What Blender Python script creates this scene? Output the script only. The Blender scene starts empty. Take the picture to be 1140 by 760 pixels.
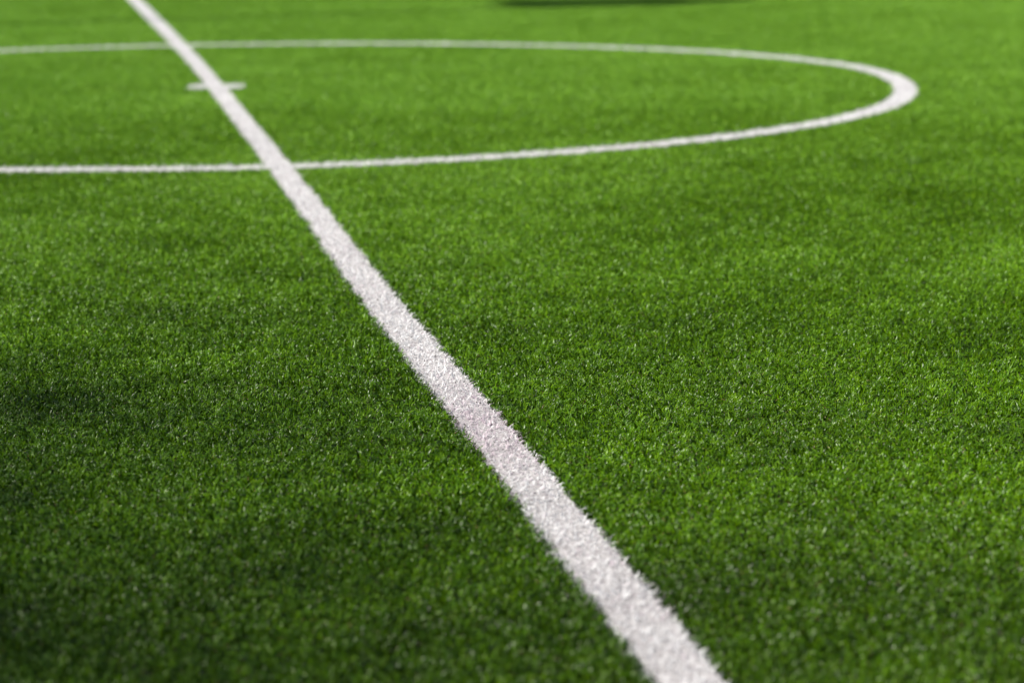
import bpy, math
import numpy as np
from mathutils import Matrix

rng = np.random.default_rng(7)
scene = bpy.context.scene
COL = scene.collection

# ------------------------------------------------------------------ layout (metres; camera stands at x = y = 0)
PILE = 0.014                                   # mean height of the pile above the infill
CEN = np.array([-1.2929, 10.6482])             # centre spot
TH = 1.755                                     # direction of the halfway line
U = np.array([math.cos(TH), math.sin(TH)])
N = np.array([-U[1], U[0]])
R0 = 3.0

# hand laid lines wander a little
LINE_S = np.array([-14.0, -8.2, -7.5, -6.6, -5.3, -4.0, -2.0, 0.0, 1.6, 4.0, 8.3, 16.0])
LINE_O = np.array([0.0, 0.001, -0.001, 0.003, 0.010, -0.003, -0.009, -0.012, -0.011, 0.012, 0.064, 0.12])
CIRC_A = np.array([-180, -150, -120, -97, -90, -82, -72, -60, -46, -34, -20, -7, 5, 16, 25, 33, 43, 50, 56, 68, 81, 95, 107, 114, 122, 150, 180.0])
CIRC_R = np.array([3.0, 3.0, 2.985, 2.971, 2.974, 3.0, 3.015, 3.012, 3.016, 3.012, 3.0, 2.995, 3.02, 3.05, 3.045, 3.03, 3.0, 2.965, 2.94, 2.91, 2.895, 2.905, 2.93, 2.97, 2.99, 3.0, 3.0])


def smooth_interp(x, xp, fp):
    d = (xp[-1] - xp[0]) * 0.006
    return sum(np.interp(x + k * d, xp, fp) for k in (-2, -1, 0, 1, 2)) / 5.0


def line_offset(s):
    return smooth_interp(s, LINE_S, LINE_O)


def circ_radius(a):
    return smooth_interp(np.degrees(a), CIRC_A, CIRC_R)


HALF_W, CIRC_W, TICK_W, TICK_L = 0.040, 0.048, 0.074, 0.122
TICK_C = CEN + U * 0.10 + N * (-0.01)
TICK_D = np.array([math.cos(-0.03), math.sin(-0.03)])
TICK_N = np.array([-TICK_D[1], TICK_D[0]])


def value_noise(x, y, size, seed):
    r = np.random.default_rng(seed)
    g = r.random((256, 256))
    fx, fy = x / size + 61.3, y / size + 37.7
    ix, iy = np.floor(fx).astype(int), np.floor(fy).astype(int)
    tx, ty = fx - ix, fy - iy
    tx, ty = tx * tx * (3 - 2 * tx), ty * ty * (3 - 2 * ty)
    q = lambda i, j: g[i % 256, j % 256]
    return ((q(ix, iy) * (1 - tx) + q(ix + 1, iy) * tx) * (1 - ty) + (q(ix, iy + 1) * (1 - tx) + q(ix + 1, iy + 1) * tx) * ty) * 2 - 1


def depth_shade(x, y):
    # light and shade put into fibre colour: darker near the camera, lighter beyond
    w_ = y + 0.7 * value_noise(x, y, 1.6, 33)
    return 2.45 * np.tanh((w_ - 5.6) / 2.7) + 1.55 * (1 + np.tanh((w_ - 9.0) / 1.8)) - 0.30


def brushed(x, y):
    # the pile was last brushed away from us beyond the circle's near side and towards us on this side of it
    return 0.08 + 0.42 * np.tanh((y + 0.35 * value_noise(x, y, 2.3, 31) - 7.0) / 2.6)


def wobble(P):                                  # ragged edge of the stitched-in white yarn
    return 0.0025 * value_noise(P[:, 0], P[:, 1], 0.022, 5) + 0.0035 * value_noise(P[:, 0], P[:, 1], 0.09, 6)


def dist_halfway(P):
    q = P - CEN
    s, o = q @ U, q @ N
    return np.abs(o - line_offset(s)) - HALF_W - np.clip((s - 1.0) * 0.002, 0, 0.012)


def dist_circle(P):
    q = P - CEN
    r = np.hypot(q[:, 0], q[:, 1])
    return np.abs(r - circ_radius(np.arctan2(q[:, 1], q[:, 0]))) - CIRC_W


def dist_tick(P):
    q = P - TICK_C
    return np.maximum(np.abs(q @ TICK_D) - TICK_L, np.abs(q @ TICK_N) - TICK_W)


# ------------------------------------------------------------------ materials
def new_mat(name):
    m = bpy.data.materials.new(name)
    m.use_nodes = True
    m.node_tree.nodes.clear()
    return m, m.node_tree.nodes, m.node_tree.links


def node(ns, t, **kw):
    n = ns.new(t)
    for k, v in kw.items():
        if k in n.inputs.keys():
            n.inputs[k].default_value = v
        else:
            setattr(n, k, v)
    return n


def ramp(ns, stops):
    r = ns.new('ShaderNodeValToRGB')
    while len(r.color_ramp.elements) < len(stops):
        r.color_ramp.elements.new(0.5)
    for e, (p, c) in zip(r.color_ramp.elements, stops):
        e.position = p
        e.color = (*c, 1)
    return r


def fibre_material(name, stops, tint_gain, rough, spec, trans):
    m, ns, ln = new_mat(name)
    out = ns.new('ShaderNodeOutputMaterial')
    tone = node(ns, 'ShaderNodeAttribute', attribute_name='tone')
    cr = ramp(ns, stops)
    ln.new(tone.outputs['Fac'], cr.inputs['Fac'])
    col = cr.outputs['Color']
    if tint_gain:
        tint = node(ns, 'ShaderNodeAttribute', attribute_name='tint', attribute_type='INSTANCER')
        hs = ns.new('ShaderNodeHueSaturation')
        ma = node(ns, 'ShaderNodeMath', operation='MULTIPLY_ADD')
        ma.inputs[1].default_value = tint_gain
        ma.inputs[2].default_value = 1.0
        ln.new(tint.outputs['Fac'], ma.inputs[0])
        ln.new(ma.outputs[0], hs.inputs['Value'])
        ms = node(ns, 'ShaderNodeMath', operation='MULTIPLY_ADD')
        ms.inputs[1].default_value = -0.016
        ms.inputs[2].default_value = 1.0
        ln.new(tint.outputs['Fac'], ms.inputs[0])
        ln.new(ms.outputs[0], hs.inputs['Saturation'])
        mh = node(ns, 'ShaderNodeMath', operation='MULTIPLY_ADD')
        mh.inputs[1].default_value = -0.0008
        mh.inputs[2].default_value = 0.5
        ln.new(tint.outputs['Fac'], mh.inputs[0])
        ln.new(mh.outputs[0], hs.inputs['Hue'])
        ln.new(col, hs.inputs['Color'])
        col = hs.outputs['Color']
    p = ns.new('ShaderNodeBsdfPrincipled')
    p.inputs['Roughness'].default_value = rough
    p.inputs['Specular IOR Level'].default_value = spec
    ln.new(col, p.inputs['Base Color'])
    t = ns.new('ShaderNodeBsdfTranslucent')
    ln.new(col, t.inputs['Color'])
    mx = node(ns, 'ShaderNodeMixShader')
    mx.inputs[0].default_value = trans
    ln.new(p.outputs[0], mx.inputs[1])
    ln.new(t.outputs[0], mx.inputs[2])
    ln.new(mx.outputs[0], out.inputs['Surface'])
    return m


GREEN = fibre_material('green_fibre',
                       [(0.0, (0.170, 0.140, 0.050)), (0.06, (0.090, 0.110, 0.020)), (0.14, (0.027, 0.084, 0.002)), (0.55, (0.072, 0.170, 0.001)), (1.0, (0.155, 0.300, 0.004))],
                       0.22, 0.36, 0.20, 0.10)
WHITE = fibre_material('white_fibre',
                       [(0.0, (0.56, 0.47, 0.52)), (0.25, (0.70, 0.695, 0.70)), (1.0, (0.83, 0.832, 0.835))],
                       0.0, 0.5, 0.3, 0.38)


def infill_material(name, a, b, c):
    m, ns, ln = new_mat(name)
    out = ns.new('ShaderNodeOutputMaterial')
    tc = ns.new('ShaderNodeTexCoord')
    v = node(ns, 'ShaderNodeTexVoronoi', Scale=420.0)
    nz = node(ns, 'ShaderNodeTexNoise', Scale=3.0, Detail=6.0)
    ln.new(tc.outputs['Object'], v.inputs['Vector'])
    ln.new(tc.outputs['Object'], nz.inputs['Vector'])
    cr = ramp(ns, [(0.0, a), (0.6, b), (1.0, c)])
    sep = ns.new('ShaderNodeSeparateColor')
    ln.new(v.outputs['Color'], sep.inputs[0])
    ad = node(ns, 'ShaderNodeMath', operation='MULTIPLY_ADD')
    ad.inputs[1].default_value = 0.7
    ln.new(sep.outputs[0], ad.inputs[0])
    sc = node(ns, 'ShaderNodeMath', operation='MULTIPLY')
    sc.inputs[1].default_value = 0.4
    ln.new(nz.outputs['Fac'], sc.inputs[0])
    ln.new(sc.outputs[0], ad.inputs[2])
    ln.new(ad.outputs[0], cr.inputs['Fac'])
    p = ns.new('ShaderNodeBsdfPrincipled')
    p.inputs['Roughness'].default_value = 0.8
    bm = node(ns, 'ShaderNodeBump', Strength=0.6, Distance=0.002)
    ln.new(v.outputs['Distance'], bm.inputs['Height'])
    ln.new(bm.outputs[0], p.inputs['Normal'])
    ln.new(cr.outputs[0], p.inputs['Base Color'])
    ln.new(p.outputs[0], out.inputs['Surface'])
    return m


INFILL = infill_material('turf_infill', (0.005, 0.008, 0.003), (0.010, 0.020, 0.005), (0.025, 0.030, 0.015))
LINE_BASE = infill_material('line_infill', (0.05, 0.04, 0.045), (0.34, 0.32, 0.32), (0.58, 0.56, 0.55))


def plain_material(name, colour, rough, scale=30.0, depth=0.25):
    m, ns, ln = new_mat(name)
    out = ns.new('ShaderNodeOutputMaterial')
    tc = ns.new('ShaderNodeTexCoord')
    nz = node(ns, 'ShaderNodeTexNoise', Scale=scale, Detail=5.0)
    ln.new(tc.outputs['Object'], nz.inputs['Vector'])
    cr = ramp(ns, [(0.3, tuple(c * (1 - depth) for c in colour)), (0.7, colour)])
    ln.new(nz.outputs['Fac'], cr.inputs['Fac'])
    p = ns.new('ShaderNodeBsdfPrincipled')
    p.inputs['Roughness'].default_value = rough
    ln.new(cr.outputs[0], p.inputs['Base Color'])
    ln.new(p.outputs[0], out.inputs['Surface'])
    return m


# ------------------------------------------------------------------ blades
def blades(root, length, lean, az, curl, width, tone, segs, z0=0.0):
    """Verts, quads and tones of curved flat fibres. root (n,2); lean = angle from upright at the root; curl = extra bend to the tip."""
    n = len(length)
    k = segs + 1
    t = np.linspace(0, 1, k)
    pos = np.zeros((n, k, 3))
    ang = lean[:, None] + curl[:, None] * t[None, :] ** 1.3
    seg = length[:, None] / segs
    h = np.zeros((n, k))
    z = np.zeros((n, k))
    mid = (ang[:, 1:] + ang[:, :-1]) / 2
    h[:, 1:] = np.cumsum(np.sin(mid) * seg, 1)
    z[:, 1:] = np.cumsum(np.cos(mid) * seg, 1)
    pos[:, :, 0] = root[:, 0, None] + h * np.cos(az)[:, None]
    pos[:, :, 1] = root[:, 1, None] + h * np.sin(az)[:, None]
    pos[:, :, 2] = z + z0
    tw = az + np.pi / 2 + rng.normal(0, 0.55, n)
    tw2 = rng.normal(0, 0.5, n)
    a = tw[:, None] + tw2[:, None] * t[None, :]
    w = width[:, None] * 0.5 * (1 - 0.45 * t[None, :] ** 2)
    dx, dy = np.cos(a) * w, np.sin(a) * w
    left, right = pos.copy(), pos.copy()
    left[:, :, 0] -= dx
    left[:, :, 1] -= dy
    right[:, :, 0] += dx
    right[:, :, 1] += dy
    V = np.stack([left, right], 2).reshape(-1, 3)
    base = (np.arange(n) * 2 * k)[:, None]
    i = np.arange(segs)[None, :] * 2
    Q = np.stack([base + i, base + i + 1, base + i + 3, base + i + 2], 2).reshape(-1, 4)
    T = np.repeat(tone, 2 * k)
    return V, Q, T


def yarn(root, segs, white=False, azb=None):
    """Fibres of tufts rooted at the given points: mostly straight slit fibres, some curled low ones."""
    n = len(root)
    low = rng.random(n) < (0.30 if white else 0.25)
    length = np.where(low, rng.uniform(0.009, 0.015, n), rng.uniform(0.012, 0.018, n) if white else rng.uniform(0.012, 0.020, n))
    lean = np.abs(rng.normal(0.30 if white else 0.10, 0.30 if white else 0.16, n)) + np.where(low, 0.5, 0)
    curl = rng.normal(1.9 if white else 1.9, 0.7, n) + np.where(low, 0.8, 0)
    az = rng.uniform(0, 2 * np.pi, n) if azb is None else azb + rng.normal(0, 0.6, n)
    width = rng.uniform(0.0012, 0.0023, n) * (1.1 if white else 1.0)
    tone = np.clip(rng.normal(0.5, 0.2, n) + np.where(rng.random(n) < 0.3, 0.25, -0.05), 0.13, 1)
    if white:
        tone = np.where(rng.random(n) < 0.06, rng.uniform(0, 0.2, n), tone)
    else:
        tone = np.where(low & (rng.random(n) < 0.35), 0.0, tone)
    return blades(root, length, lean, az, curl, width, tone, segs)


def mesh_from(name, V, Q, T, mat):
    me = bpy.data.meshes.new(name)
    me.vertices.add(len(V))
    me.vertices.foreach_set('co', V.astype(np.float32).ravel())
    me.loops.add(Q.size)
    me.loops.foreach_set('vertex_index', Q.astype(np.int32).ravel())
    me.polygons.add(len(Q))
    me.polygons.foreach_set('loop_start', (np.arange(len(Q)) * 4).astype(np.int32))
    me.polygons.foreach_set('use_smooth', np.ones(len(Q), bool))
    at = me.attributes.new('tone', 'FLOAT', 'POINT')
    at.data.foreach_set('value', T.astype(np.float32))
    me.materials.append(mat)
    me.update(calc_edges=True)
    return me


# ------------------------------------------------------------------ ground
def grid_object(name, x0, x1, y0, y1, z, mat):
    me = bpy.data.meshes.new(name)
    me.from_pydata([(x0, y0, z), (x1, y0, z), (x1, y1, z), (x0, y1, z)], [], [(0, 1, 2, 3)])
    me.materials.append(mat)
    o = bpy.data.objects.new(name, me)
    COL.objects.link(o)
    return o


ground = grid_object('ground', -300, 300, -300, 300, 0.0, INFILL)
ground['kind'] = 'structure'
ground['label'] = 'dark crumb infill under the synthetic grass of the pitch'

# ------------------------------------------------------------------ green pile: tuft library and scatter points
STITCH = 0.0108
WHITE_STITCH = 0.0098


def tuft_mesh(i):
    k = int(rng.integers(11, 15))
    r = rng.normal(0, 0.0016, (k, 2))
    az = np.arctan2(r[:, 1], r[:, 0])
    V, Q, T = yarn(r, 4, azb=az)
    return mesh_from('tuft', V, Q, T, GREEN)


def clump_mesh(size, n_tufts, per, segs):
    k = n_tufts * per
    c = rng.uniform(-size / 2, size / 2, (n_tufts, 2))
    r0 = rng.normal(0, 0.0022, (k, 2))
    V, Q, T = yarn(r0, segs, azb=np.arctan2(r0[:, 1], r0[:, 0]))
    m = len(V) // n_tufts                        # each tuft gets its own height, tilt and place
    V = V.reshape(n_tufts, m, 3)
    V *= rng.normal(1, 0.14, (n_tufts, 1, 1))
    V[:, :, :2] += V[:, :, 2:] * rng.normal(0, 0.26, (n_tufts, 1, 2)) + c[:, None, :]
    V = V.reshape(-1, 3)
    return mesh_from('clump', V, Q, T, GREEN)


LIB = [[bpy.data.objects.new('tuft', tuft_mesh(i)) for i in range(28)],
       [bpy.data.objects.new('clump', clump_mesh(0.056, 22, 10, 2)) for i in range(16)],
       [bpy.data.objects.new('clump', clump_mesh(0.26, 420, 9, 2)) for i in range(6)]]


def jitter_grid(x0, x1, y0, y1, s):
    X, Y = np.meshgrid(np.arange(x0, x1, s), np.arange(y0, y1, s))
    P = np.stack([X.ravel(), Y.ravel()], 1)
    return P + rng.uniform(-0.5, 0.5, P.shape) * s


def lined(P, margin):
    """Distance to the nearest white line, less a margin."""
    return np.minimum(np.minimum(dist_halfway(P), dist_circle(P)), dist_tick(P)) - margin


def in_fan(P, near, far, side):
    return (P[:, 1] > near) & (P[:, 1] < far) & (np.abs(P[:, 0]) < 0.222 * P[:, 1] + side)


FINE_END = 19.4
# fine tufts: the near turf, and a sleeve along every line
A = jitter_grid(-4.7, 4.7, 2.1, FINE_END, STITCH)
A = A[in_fan(A, 2.1, FINE_END, 0.30)]
B = jitter_grid(-6.5, 4.5, FINE_END, 22.0, STITCH)
lb = lined(B, 0)
B = B[in_fan(B, FINE_END, 22.0, 0.3) & (lb < 0.05)]
fine = np.concatenate([A, B])
fine = fine[lined(fine, 0.0) + wobble(fine) > 0.003]
# coarse clumps
Cc = jitter_grid(-7.0, 7.0, 1.0, 22.0, 0.05)
keep = in_fan(Cc, 1.0, 22.0, 1.6) & ~(in_fan(Cc, 2.1, FINE_END, 0.28))
keep &= lined(Cc, 0) > np.where(in_fan(Cc, FINE_END, 22.0, 0.28), 0.046, 0.026)
Cc = Cc[keep]
# broad clumps, outside the picture
D = jitter_grid(-16.0, 16.0, -4.0, 40.0, 0.23)
D = D[~in_fan(D, 1.1, 21.9, 1.5) & (lined(D, 0) > 0.12)]

pts = np.concatenate([fine, Cc, D])
lod = np.concatenate([np.zeros(len(fine)), np.ones(len(Cc)), np.full(len(D), 2)]).astype(np.int32)
n = len(pts)
x, y = pts[:, 0], pts[:, 1]
# the pile is brushed: it lies over in drifting patches, and in faint bands across the pitch
tx = 0.20 * value_noise(x, y, 0.55, 11) + 0.16 * value_noise(x, y, 0.16, 12) + 0.10 * value_noise(x, y, 0.05, 21)
ty = 0.20 * value_noise(x, y, 0.60, 13) + 0.16 * value_noise(x, y, 0.14, 14) + 0.10 * value_noise(x, y, 0.05, 22)
ty += 0.06 * value_noise(x * 0.25, y, 0.42, 15)
ty -= brushed(x, y)
fine_mask = lod == 0
tx += np.where(fine_mask, rng.normal(0, 0.32, n), 0)
ty += np.where(fine_mask, rng.normal(0, 0.32, n), 0)
rz = rng.uniform(0, 2 * np.pi, n)
cx, sx, cy, sy, cz, sz = np.cos(tx), np.sin(tx), np.cos(ty), np.sin(ty), np.cos(rz), np.sin(rz)
# world tilt (about y by tx, about x by ty) applied after the spin about z
Z = np.zeros((n, 3, 3)); Z[:, 0, 0] = cz; Z[:, 0, 1] = -sz; Z[:, 1, 0] = sz; Z[:, 1, 1] = cz; Z[:, 2, 2] = 1
Y = np.zeros((n, 3, 3)); Y[:, 0, 0] = cx; Y[:, 0, 2] = sx; Y[:, 2, 0] = -sx; Y[:, 2, 2] = cx; Y[:, 1, 1] = 1
X = np.zeros((n, 3, 3)); X[:, 0, 0] = 1; X[:, 1, 1] = cy; X[:, 1, 2] = -sy; X[:, 2, 1] = sy; X[:, 2, 2] = cy
small = np.where(lod == 0, 1.0, 0.0)[:, None, None]
RM = (X @ Y @ Z) * small + Z * (1 - small)      # whole clumps stay level
rot = np.stack([np.arctan2(RM[:, 2, 1], RM[:, 2, 2]), -np.arcsin(np.clip(RM[:, 2, 0], -1, 1)), np.arctan2(RM[:, 1, 0], RM[:, 0, 0])], 1)
height = 1.0 + 0.06 * value_noise(x, y, 0.35, 16) + 0.26 * value_noise(x, y, 0.030, 17) + rng.normal(0, 0.21, n) + 0.08 * value_noise(x * 0.3, y, 0.5, 18)
tint = 0.18 * value_noise(x, y, 0.9, 19) + 0.40 * value_noise(x * 0.25, y, 0.35, 20) + 0.35 * value_noise(x, y, 0.12, 23) + 0.7 * value_noise(x, y, 0.25, 24) + depth_shade(x, y) + np.where(fine_mask, rng.normal(0, 0.35, n), 0)  # random tone plus the painted near-to-far shading

me = bpy.data.meshes.new('grass')
me.vertices.add(n)
me.vertices.foreach_set('co', np.stack([x, y, np.full(n, 0.0005)], 1).astype(np.float32).ravel())
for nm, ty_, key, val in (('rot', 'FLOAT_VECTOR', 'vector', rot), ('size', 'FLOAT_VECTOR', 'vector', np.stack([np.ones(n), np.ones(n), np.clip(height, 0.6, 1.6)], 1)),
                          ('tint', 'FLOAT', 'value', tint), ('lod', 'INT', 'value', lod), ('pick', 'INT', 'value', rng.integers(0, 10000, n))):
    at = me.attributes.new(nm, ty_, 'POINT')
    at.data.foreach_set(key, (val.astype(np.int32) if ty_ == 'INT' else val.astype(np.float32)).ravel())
me.materials.append(GREEN)
me.update()
grass = bpy.data.objects.new('grass', me)
COL.objects.link(grass)
grass['kind'] = 'stuff'
grass['label'] = 'short green synthetic grass covering the whole sports pitch'

ng = bpy.data.node_groups.new('pile', 'GeometryNodeTree')
ng.interface.new_socket('Geometry', in_out='INPUT', socket_type='NodeSocketGeometry')
ng.interface.new_socket('Geometry', in_out='OUTPUT', socket_type='NodeSocketGeometry')
gn, gl = ng.nodes, ng.links
gi, go = gn.new('NodeGroupInput'), gn.new('NodeGroupOutput')


def named(nm, dt):
    a = gn.new('GeometryNodeInputNamedAttribute')
    a.data_type = dt
    a.inputs['Name'].default_value = nm
    return next(s for s in a.outputs if s.enabled and s.name == 'Attribute')


rot_s, size_s, lod_s, pick_s = named('rot', 'FLOAT_VECTOR'), named('size', 'FLOAT_VECTOR'), named('lod', 'INT'), named('pick', 'INT')
e2r = gn.new('FunctionNodeEulerToRotation')
gl.new(rot_s, e2r.inputs[0])
allj = gn.new('GeometryNodeJoinGeometry')
for k, lib in enumerate(LIB):
    j = gn.new('GeometryNodeJoinGeometry')
    for o in lib:
        oi = gn.new('GeometryNodeObjectInfo')
        oi.inputs['Object'].default_value = o
        oi.inputs['As Instance'].default_value = False
        g2i = gn.new('GeometryNodeGeometryToInstance')
        gl.new(oi.outputs['Geometry'], g2i.inputs[0])
        gl.new(g2i.outputs[0], j.inputs[0])
    cmp_ = gn.new('FunctionNodeCompare')
    cmp_.data_type = 'INT'
    cmp_.operation = 'EQUAL'
    ins = [s for s in cmp_.inputs if s.enabled]
    gl.new(lod_s, ins[0])
    ins[1].default_value = k
    mod = gn.new('FunctionNodeIntegerMath')
    mod.operation = 'MODULO'
    gl.new(pick_s, mod.inputs[0])
    mod.inputs[1].default_value = len(lib)
    iop = gn.new('GeometryNodeInstanceOnPoints')
    gl.new(gi.outputs[0], iop.inputs['Points'])
    gl.new(cmp_.outputs[0], iop.inputs['Selection'])
    gl.new(j.outputs[0], iop.inputs['Instance'])
    iop.inputs['Pick Instance'].default_value = True
    gl.new(mod.outputs[0], iop.inputs['Instance Index'])
    gl.new(e2r.outputs[0], iop.inputs['Rotation'])
    gl.new(size_s, iop.inputs['Scale'])
    gl.new(iop.outputs[0], allj.inputs[0])
gl.new(allj.outputs[0], go.inputs[0])
md = grass.modifiers.new('pile', 'NODES')
md.node_group = ng


# ------------------------------------------------------------------ white lines: real fibres of their own, over a dusty strip
def strip(points_l, points_r, z):
    V = np.concatenate([np.c_[points_l, np.full(len(points_l), z)], np.c_[points_r, np.full(len(points_r), z)]])
    m = len(points_l)
    i = np.arange(m - 1)
    return V, np.stack([i, i + m, i + m + 1, i + 1], 1)


def line_object(name, cand, inside, sv, sq, far_segs=2, tall=1.0):
    P = cand[inside(cand)]
    depth = P[:, 1]
    dens = np.where((depth > 2.2) & (depth < 22), 1.0, 0.35)
    P = P[rng.random(len(P)) < dens]
    per = 10
    r0 = rng.normal(0, 0.0024, (len(P) * per, 2))
    V, Q, T = yarn(np.repeat(P, per, 0) + r0, 3 if far_segs == 3 else 2, white=True, azb=np.arctan2(r0[:, 1], r0[:, 0]))
    dirt = np.clip(1.25 - np.hypot((P[:, 0] + 0.04) / 0.16, (P[:, 1] - 3.95) / 0.42), 0, 1) * 0.55
    dirt += 0.10 * np.clip(value_noise(P[:, 0], P[:, 1], 0.35, 41), 0, 1) + 0.35 * np.clip(value_noise(P[:, 0], P[:, 1], 0.05, 42) - 0.35, 0, 1)
    T = np.clip(T - np.repeat(np.repeat(dirt, per), len(T) // (len(P) * per)), 0.02, 1)
    m = len(V) // len(P)
    lx = np.repeat(0.25 * value_noise(P[:, 0], P[:, 1], 0.1, 12) + rng.normal(0, 0.16, len(P)), m)
    ly = np.repeat(0.8 * brushed(P[:, 0], P[:, 1]) + rng.normal(0, 0.16, len(P)), m)
    V[:, 0] += V[:, 2] * lx
    V[:, 1] += V[:, 2] * ly
    edge = np.repeat(np.clip(0.68 - np.minimum.reduce([dist_halfway(P), dist_circle(P), dist_tick(P)]) / 0.03, 0.68, 1.0), m)
    V[:, 2] *= edge * np.repeat(rng.normal(tall, 0.12, len(P)), m)
    V[:, 2] += 0.003
    V = np.concatenate([V, sv])
    Q2 = np.concatenate([Q, sq + len(V) - len(sv)])
    T = np.concatenate([T, np.zeros(len(sv))])
    m = mesh_from(name, V, Q2, T, WHITE)
    m.materials.append(LINE_BASE)
    mi = np.zeros(len(Q2), np.int32)
    mi[len(Q):] = 1
    m.polygons.foreach_set('material_index', mi)
    o = bpy.data.objects.new(name, m)
    COL.objects.link(o)
    return o


def line_candidates(s0, s1, half):
    s = np.arange(s0, s1, WHITE_STITCH)
    o = np.arange(-half, half, WHITE_STITCH)
    S, O = np.meshgrid(s, o)
    S, O = S.ravel(), O.ravel()
    S = S + rng.uniform(-0.5, 0.5, len(S)) * WHITE_STITCH
    O = O + rng.uniform(-0.5, 0.5, len(O)) * WHITE_STITCH
    return CEN + S[:, None] * U + (O + line_offset(S))[:, None] * N


s = np.arange(-13.0, 16.0, 0.1)
mid = CEN + s[:, None] * U + line_offset(s)[:, None] * N
sv, sq = strip(mid - N * (HALF_W - 0.004), mid + N * (HALF_W - 0.004), 0.0086)
half = line_object('halfway_line', line_candidates(-13.0, 16.0, HALF_W + 0.02), lambda P: dist_halfway(P) + wobble(P) < 0, sv, sq, 3)
half['label'] = 'long straight white halfway line running diagonally across the grass, widest near the camera'
half['category'] = 'pitch line'

a = np.linspace(-np.pi, np.pi, 241)
rr = circ_radius(a)
dirs = np.stack([np.cos(a), np.sin(a)], 1)
sv, sq = strip(CEN + dirs * (rr + CIRC_W - 0.004)[:, None], CEN + dirs * (rr - CIRC_W + 0.004)[:, None], 0.0065)
aa = np.arange(-np.pi, np.pi, WHITE_STITCH / 3.0)
oo = np.arange(-CIRC_W - 0.02, CIRC_W + 0.02, WHITE_STITCH)
AA, OO = [q.ravel() for q in np.meshgrid(aa, oo)]
AA = AA + rng.uniform(-0.5, 0.5, len(AA)) * WHITE_STITCH / 3
OO = OO + rng.uniform(-0.5, 0.5, len(OO)) * WHITE_STITCH
cand = CEN + np.stack([np.cos(AA), np.sin(AA)], 1) * (circ_radius(AA) + OO)[:, None]
circle = line_object('centre_circle', cand, lambda P: (dist_circle(P) + wobble(P) < 0) & (dist_halfway(P) + wobble(P) > 0), sv, sq, tall=1.3)
circle['label'] = 'thin curved white circle line crossing the halfway line on both sides of the centre mark'
circle['category'] = 'pitch line'

tk = np.arange(-TICK_L, TICK_L, WHITE_STITCH)
tw_ = np.arange(-TICK_W - 0.01, TICK_W + 0.01, WHITE_STITCH)
SS, OO = [q.ravel() for q in np.meshgrid(tk, tw_)]
cand = TICK_C + SS[:, None] * TICK_D + OO[:, None] * TICK_N + rng.uniform(-0.5, 0.5, (len(SS), 2)) * WHITE_STITCH
e = np.array([-TICK_L, TICK_L])[:, None] * TICK_D + TICK_C
sv, sq = strip(e - TICK_N * (TICK_W - 0.004), e + TICK_N * (TICK_W - 0.004), 0.0045)
tick = line_object('centre_mark', cand, lambda P: (dist_tick(P) + wobble(P) < 0) & (dist_halfway(P) + wobble(P) > 0), sv, sq, tall=1.6)
tick['label'] = 'short white cross stroke over the halfway line marking the middle of the circle'
tick['category'] = 'pitch mark'

# ------------------------------------------------------------------ loose rubber crumbs lying in the pile
def crumb_cloud():
    a_ = line_candidates(-8.6, -2.0, HALF_W)
    a_ = a_[rng.random(len(a_)) < 0.07]
    b_ = jitter_grid(-2.2, 2.2, 2.2, 9.0, 0.05)
    b_ = b_[in_fan(b_, 2.2, 9.0, 0.3) & (rng.random(len(b_)) < 0.35)]
    P = np.concatenate([a_, b_])
    m = len(P)
    octa = np.array([(1, 0, 0), (-1, 0, 0), (0, 1, 0), (0, -1, 0), (0, 0, 1), (0, 0, -1.0)])
    tri = np.array([(0, 2, 4), (2, 1, 4), (1, 3, 4), (3, 0, 4), (2, 0, 5), (1, 2, 5), (3, 1, 5), (0, 3, 5)])
    size = rng.uniform(0.0007, 0.0019, (m, 1, 1)) * rng.uniform(0.6, 1.3, (m, 6, 3))
    V = octa[None] * size
    V[:, :, :2] += P[:, None, :]
    V[:, :, 2] += rng.uniform(0.008, 0.016, (m, 1))
    F = (tri[None] + (np.arange(m) * 6)[:, None, None]).reshape(-1, 3)
    me = bpy.data.meshes.new('rubber_crumbs')
    me.from_pydata(V.reshape(-1, 3).tolist(), [], F.tolist())
    me.materials.append(plain_material('crumb_rubber', (0.035, 0.028, 0.026), 0.8, 400.0, 0.5))
    o = bpy.data.objects.new('rubber_crumbs', me)
    COL.objects.link(o)
    o['kind'] = 'stuff'
    o['label'] = 'tiny dark rubber crumbs caught in the white line and the grass'


crumb_cloud()


# ------------------------------------------------------------------ unseen mast and tree, added to throw shade on the pitch
SUN_AZ = math.radians(-110)    # measured from straight ahead (+y) towards +x: negative is to the left
SUN_EL = math.radians(46)
SUN = np.array([math.sin(SUN_AZ) * math.cos(SUN_EL), math.cos(SUN_AZ) * math.cos(SUN_EL), math.sin(SUN_EL)])


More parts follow.
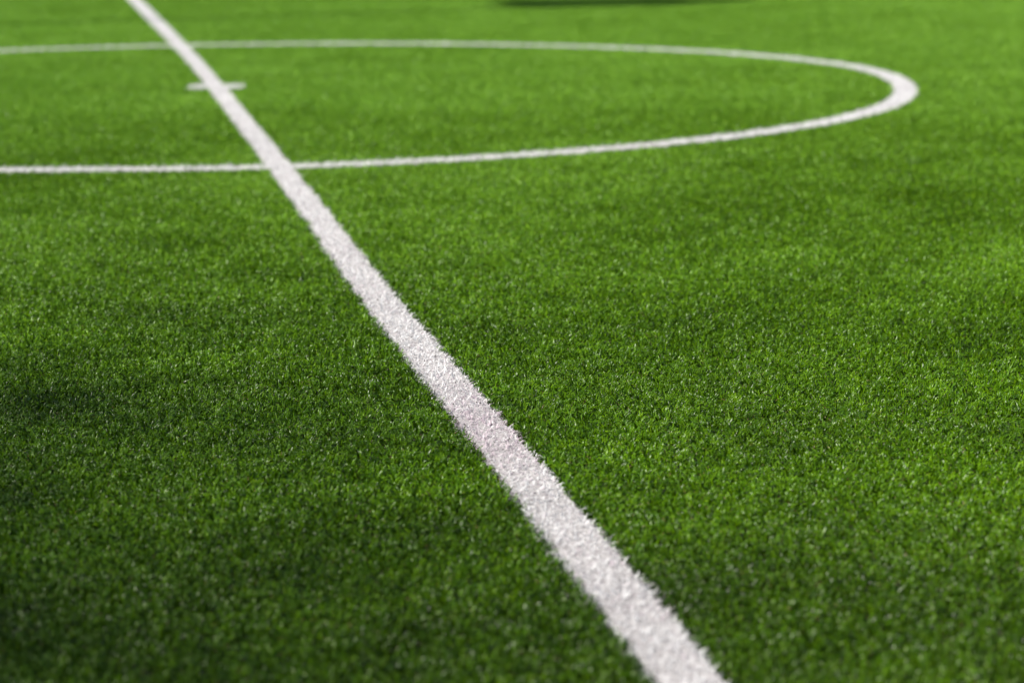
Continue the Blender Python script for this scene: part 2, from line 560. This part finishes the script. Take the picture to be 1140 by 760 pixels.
def solid(name, parts, mat, parent=None):
    """One mesh out of tapered prisms: (start, end, radius at start, radius at end, sides)."""
    V, F = [], []
    for p, q, ra, rb, k in parts:
        p, q = np.array(p, float), np.array(q, float)
        ax = (q - p) / np.linalg.norm(q - p)
        e1 = np.cross(ax, (0, 0, 1.0) if abs(ax[2]) < 0.9 else (1.0, 0, 0))
        e1 /= np.linalg.norm(e1)
        e2 = np.cross(ax, e1)
        b = len(V)
        for c, r in ((p, ra), (q, rb)):
            for i in range(k):
                t = 2 * math.pi * (i + 0.5) / k
                V.append(tuple(c + r * (math.cos(t) * e1 + math.sin(t) * e2)))
        F += [(b + i, b + (i + 1) % k, b + k + (i + 1) % k, b + k + i) for i in range(k)]
        F += [tuple(range(b + k - 1, b - 1, -1)), tuple(range(b + k, b + 2 * k))]
    me = bpy.data.meshes.new(name)
    me.from_pydata(V, [], F)
    me.materials.append(mat)
    o = bpy.data.objects.new(name, me)
    COL.objects.link(o)
    o.parent = parent
    return o


def thing(name, label, cat, loc):
    o = bpy.data.objects.new(name, None)
    o.location = loc
    o['label'] = label
    o['category'] = cat
    COL.objects.link(o)
    return o


STEEL = plain_material('added_mast_steel', (0.42, 0.43, 0.44), 0.45)
HOUSING = plain_material('lamp_housing', (0.10, 0.10, 0.11), 0.5)
BARK = plain_material('bark', (0.16, 0.12, 0.08), 0.9, 8.0, 0.6)
LEAF = plain_material('leaf', (0.055, 0.11, 0.02), 0.55, 2.0, 0.45)

# unseen mast added: deck and lamps shade far turf just right of the middle
H = 14.0
foot = np.array([0.70, 17.22]) + SUN[:2] / SUN[2] * H
mast = thing('added_shade_mast', 'unseen floodlight mast added beside the pitch to shade the far turf', 'floodlight', (foot[0], foot[1], 0))
solid('added_mast_pole', [((0, 0, 0), (0, 0, H), 0.09, 0.05, 12), ((0, 0, 0), (0, 0, 0.04), 0.2, 0.2, 12)], STEEL, mast)
solid('added_mast_crossarm', [((-0.66, 0, H + 0.45), (0.2, 0, H + 0.45), 0.035, 0.035, 8), ((-0.66, 0, H + 0.9), (0.2, 0, H + 0.9), 0.035, 0.035, 8), ((0, 0, H), (0, 0, H + 0.95), 0.04, 0.04, 8)], STEEL, mast)
pf = solid('shade_platform', [((-0.66, 0.0, H - 0.1), (0.66, 0.0, H - 0.1), 0.05, 0.05, 4), ((-0.66, 1.0, H - 0.1), (0.66, 1.0, H - 0.1), 0.05, 0.05, 4)]
           + [((-0.64 + 0.067 * k, 0.0, H - 0.08), (-0.64 + 0.067 * k, 1.0, H - 0.08), 0.032, 0.032, 4) for k in range(20)], STEEL, mast)  # added grating, sized to give the strip of shade its outline
for row in (0.45, 0.9):
    for lx in (-0.46, -0.04):
        solid('added_mast_lamp', [((lx, 0.06, H + row + 0.06), (lx, 0.34, H + row - 0.10), 0.22, 0.34, 4), ((lx, 0.34, H + row - 0.10), (lx, 0.37, H + row - 0.117), 0.34, 0.33, 4)], HOUSING, mast)

# unseen tree added behind left: thin crown edge shades the near left turf
crown_c = np.array([-4.80, 1.80, 0.0]) + SUN * 27.0
tree = thing('added_shade_tree', 'unseen broadleaf tree added left of the pitch to shade the near turf', 'tree', (crown_c[0], crown_c[1], 0))
hc = float(crown_c[2])
limbs = [((0, 0, 0), (0.1, 0, hc * 0.5), 0.34, 0.24, 10), ((0.1, 0, hc * 0.5), (0, 0.1, hc + 1.2), 0.24, 0.07, 10)]
for k in range(14):
    t, zz = k * 2.4, hc - 2.8 + 0.3 * k
    limbs.append(((0.05, 0.05, zz), (2.1 * math.cos(t), 2.1 * math.sin(t), zz + 1.2), 0.08, 0.02, 6))
solid('added_tree_trunk', limbs, BARK, tree)
m = 75000
q = rng.normal(0, 1, (m, 3))
q = q / np.linalg.norm(q, axis=1)[:, None] * np.sqrt(rng.beta(1.5, 3.0, (m, 1))) * np.array([4.0, 4.0, 4.0])
q += 0.12 * np.stack([value_noise(q[:, 1], q[:, 2], 0.9, 51), value_noise(q[:, 0], q[:, 2], 0.9, 52), value_noise(q[:, 0], q[:, 1], 0.9, 53)], 1)
q[:, 2] += hc
e1 = rng.normal(0, 1, (m, 3)); e1 /= np.linalg.norm(e1, axis=1)[:, None]
e2 = np.cross(e1, rng.normal(0, 1, (m, 3))); e2 /= np.linalg.norm(e2, axis=1)[:, None]
ls = rng.uniform(0.04, 0.08, (m, 1))
V = np.stack([q - e1 * ls, q + e2 * ls * 0.55, q + e1 * ls, q - e2 * ls * 0.55], 1).reshape(-1, 3)
me = bpy.data.meshes.new('crown')
me.from_pydata(V.tolist(), [], np.arange(4 * m).reshape(-1, 4).tolist())
me.materials.append(LEAF)
crown = bpy.data.objects.new('crown', me)
COL.objects.link(crown)
crown.parent = tree

# ------------------------------------------------------------------ light
d = SUN
sl = bpy.data.lights.new('sun', 'SUN')
sl.energy = 5.0
sl.angle = math.radians(0.53)
sl.color = (1.0, 0.95, 0.87)
so = bpy.data.objects.new('sun', sl)
from mathutils import Vector
so.rotation_euler = Vector(d).to_track_quat('Z', 'Y').to_euler()
so.location = (d * 30).tolist()
COL.objects.link(so)

w = bpy.data.worlds.new('World')
scene.world = w
w.use_nodes = True
wn, wl = w.node_tree.nodes, w.node_tree.links
bg = wn['Background']
sky = wn.new('ShaderNodeTexSky')
sky.sky_type = 'NISHITA'
sky.sun_disc = False
sky.sun_elevation = SUN_EL
sky.sun_rotation = SUN_AZ
wl.new(sky.outputs[0], bg.inputs['Color'])
bg.inputs['Strength'].default_value = 0.05

# ------------------------------------------------------------------ camera
cam = bpy.data.cameras.new('camera')
cam.sensor_width = 36.0
cam.lens = 36.0 * 2690 / 1140
cam.clip_start = 0.05
cam.clip_end = 1000
cam.dof.use_dof = True
cam.dof.focus_distance = 4.30
cam.dof.aperture_fstop = 3.7
cam.dof.aperture_blades = 9
co = bpy.data.objects.new('camera', cam)
M = Matrix.Translation((0, 0, 0.8969 + PILE)) @ Matrix.Rotation(math.radians(90) - 0.1897, 4, 'X') @ Matrix.Rotation(-0.0114, 4, 'Z')
co.matrix_world = M
COL.objects.link(co)
scene.camera = co

scene.render.engine = 'CYCLES'
scene.cycles.max_bounces = 8
scene.cycles.diffuse_bounces = 4
scene.cycles.transmission_bounces = 6
scene.cycles.use_denoising = True
scene.cycles.denoiser = 'OPENIMAGEDENOISE'
scene.cycles.denoising_prefilter = 'ACCURATE'
scene.cycles.denoising_input_passes = 'RGB_ALBEDO_NORMAL'
scene.view_settings.view_transform = 'Standard'
scene.view_settings.look = 'None'
scene.view_settings.gamma = 1
scene.view_settings.exposure = 0.88
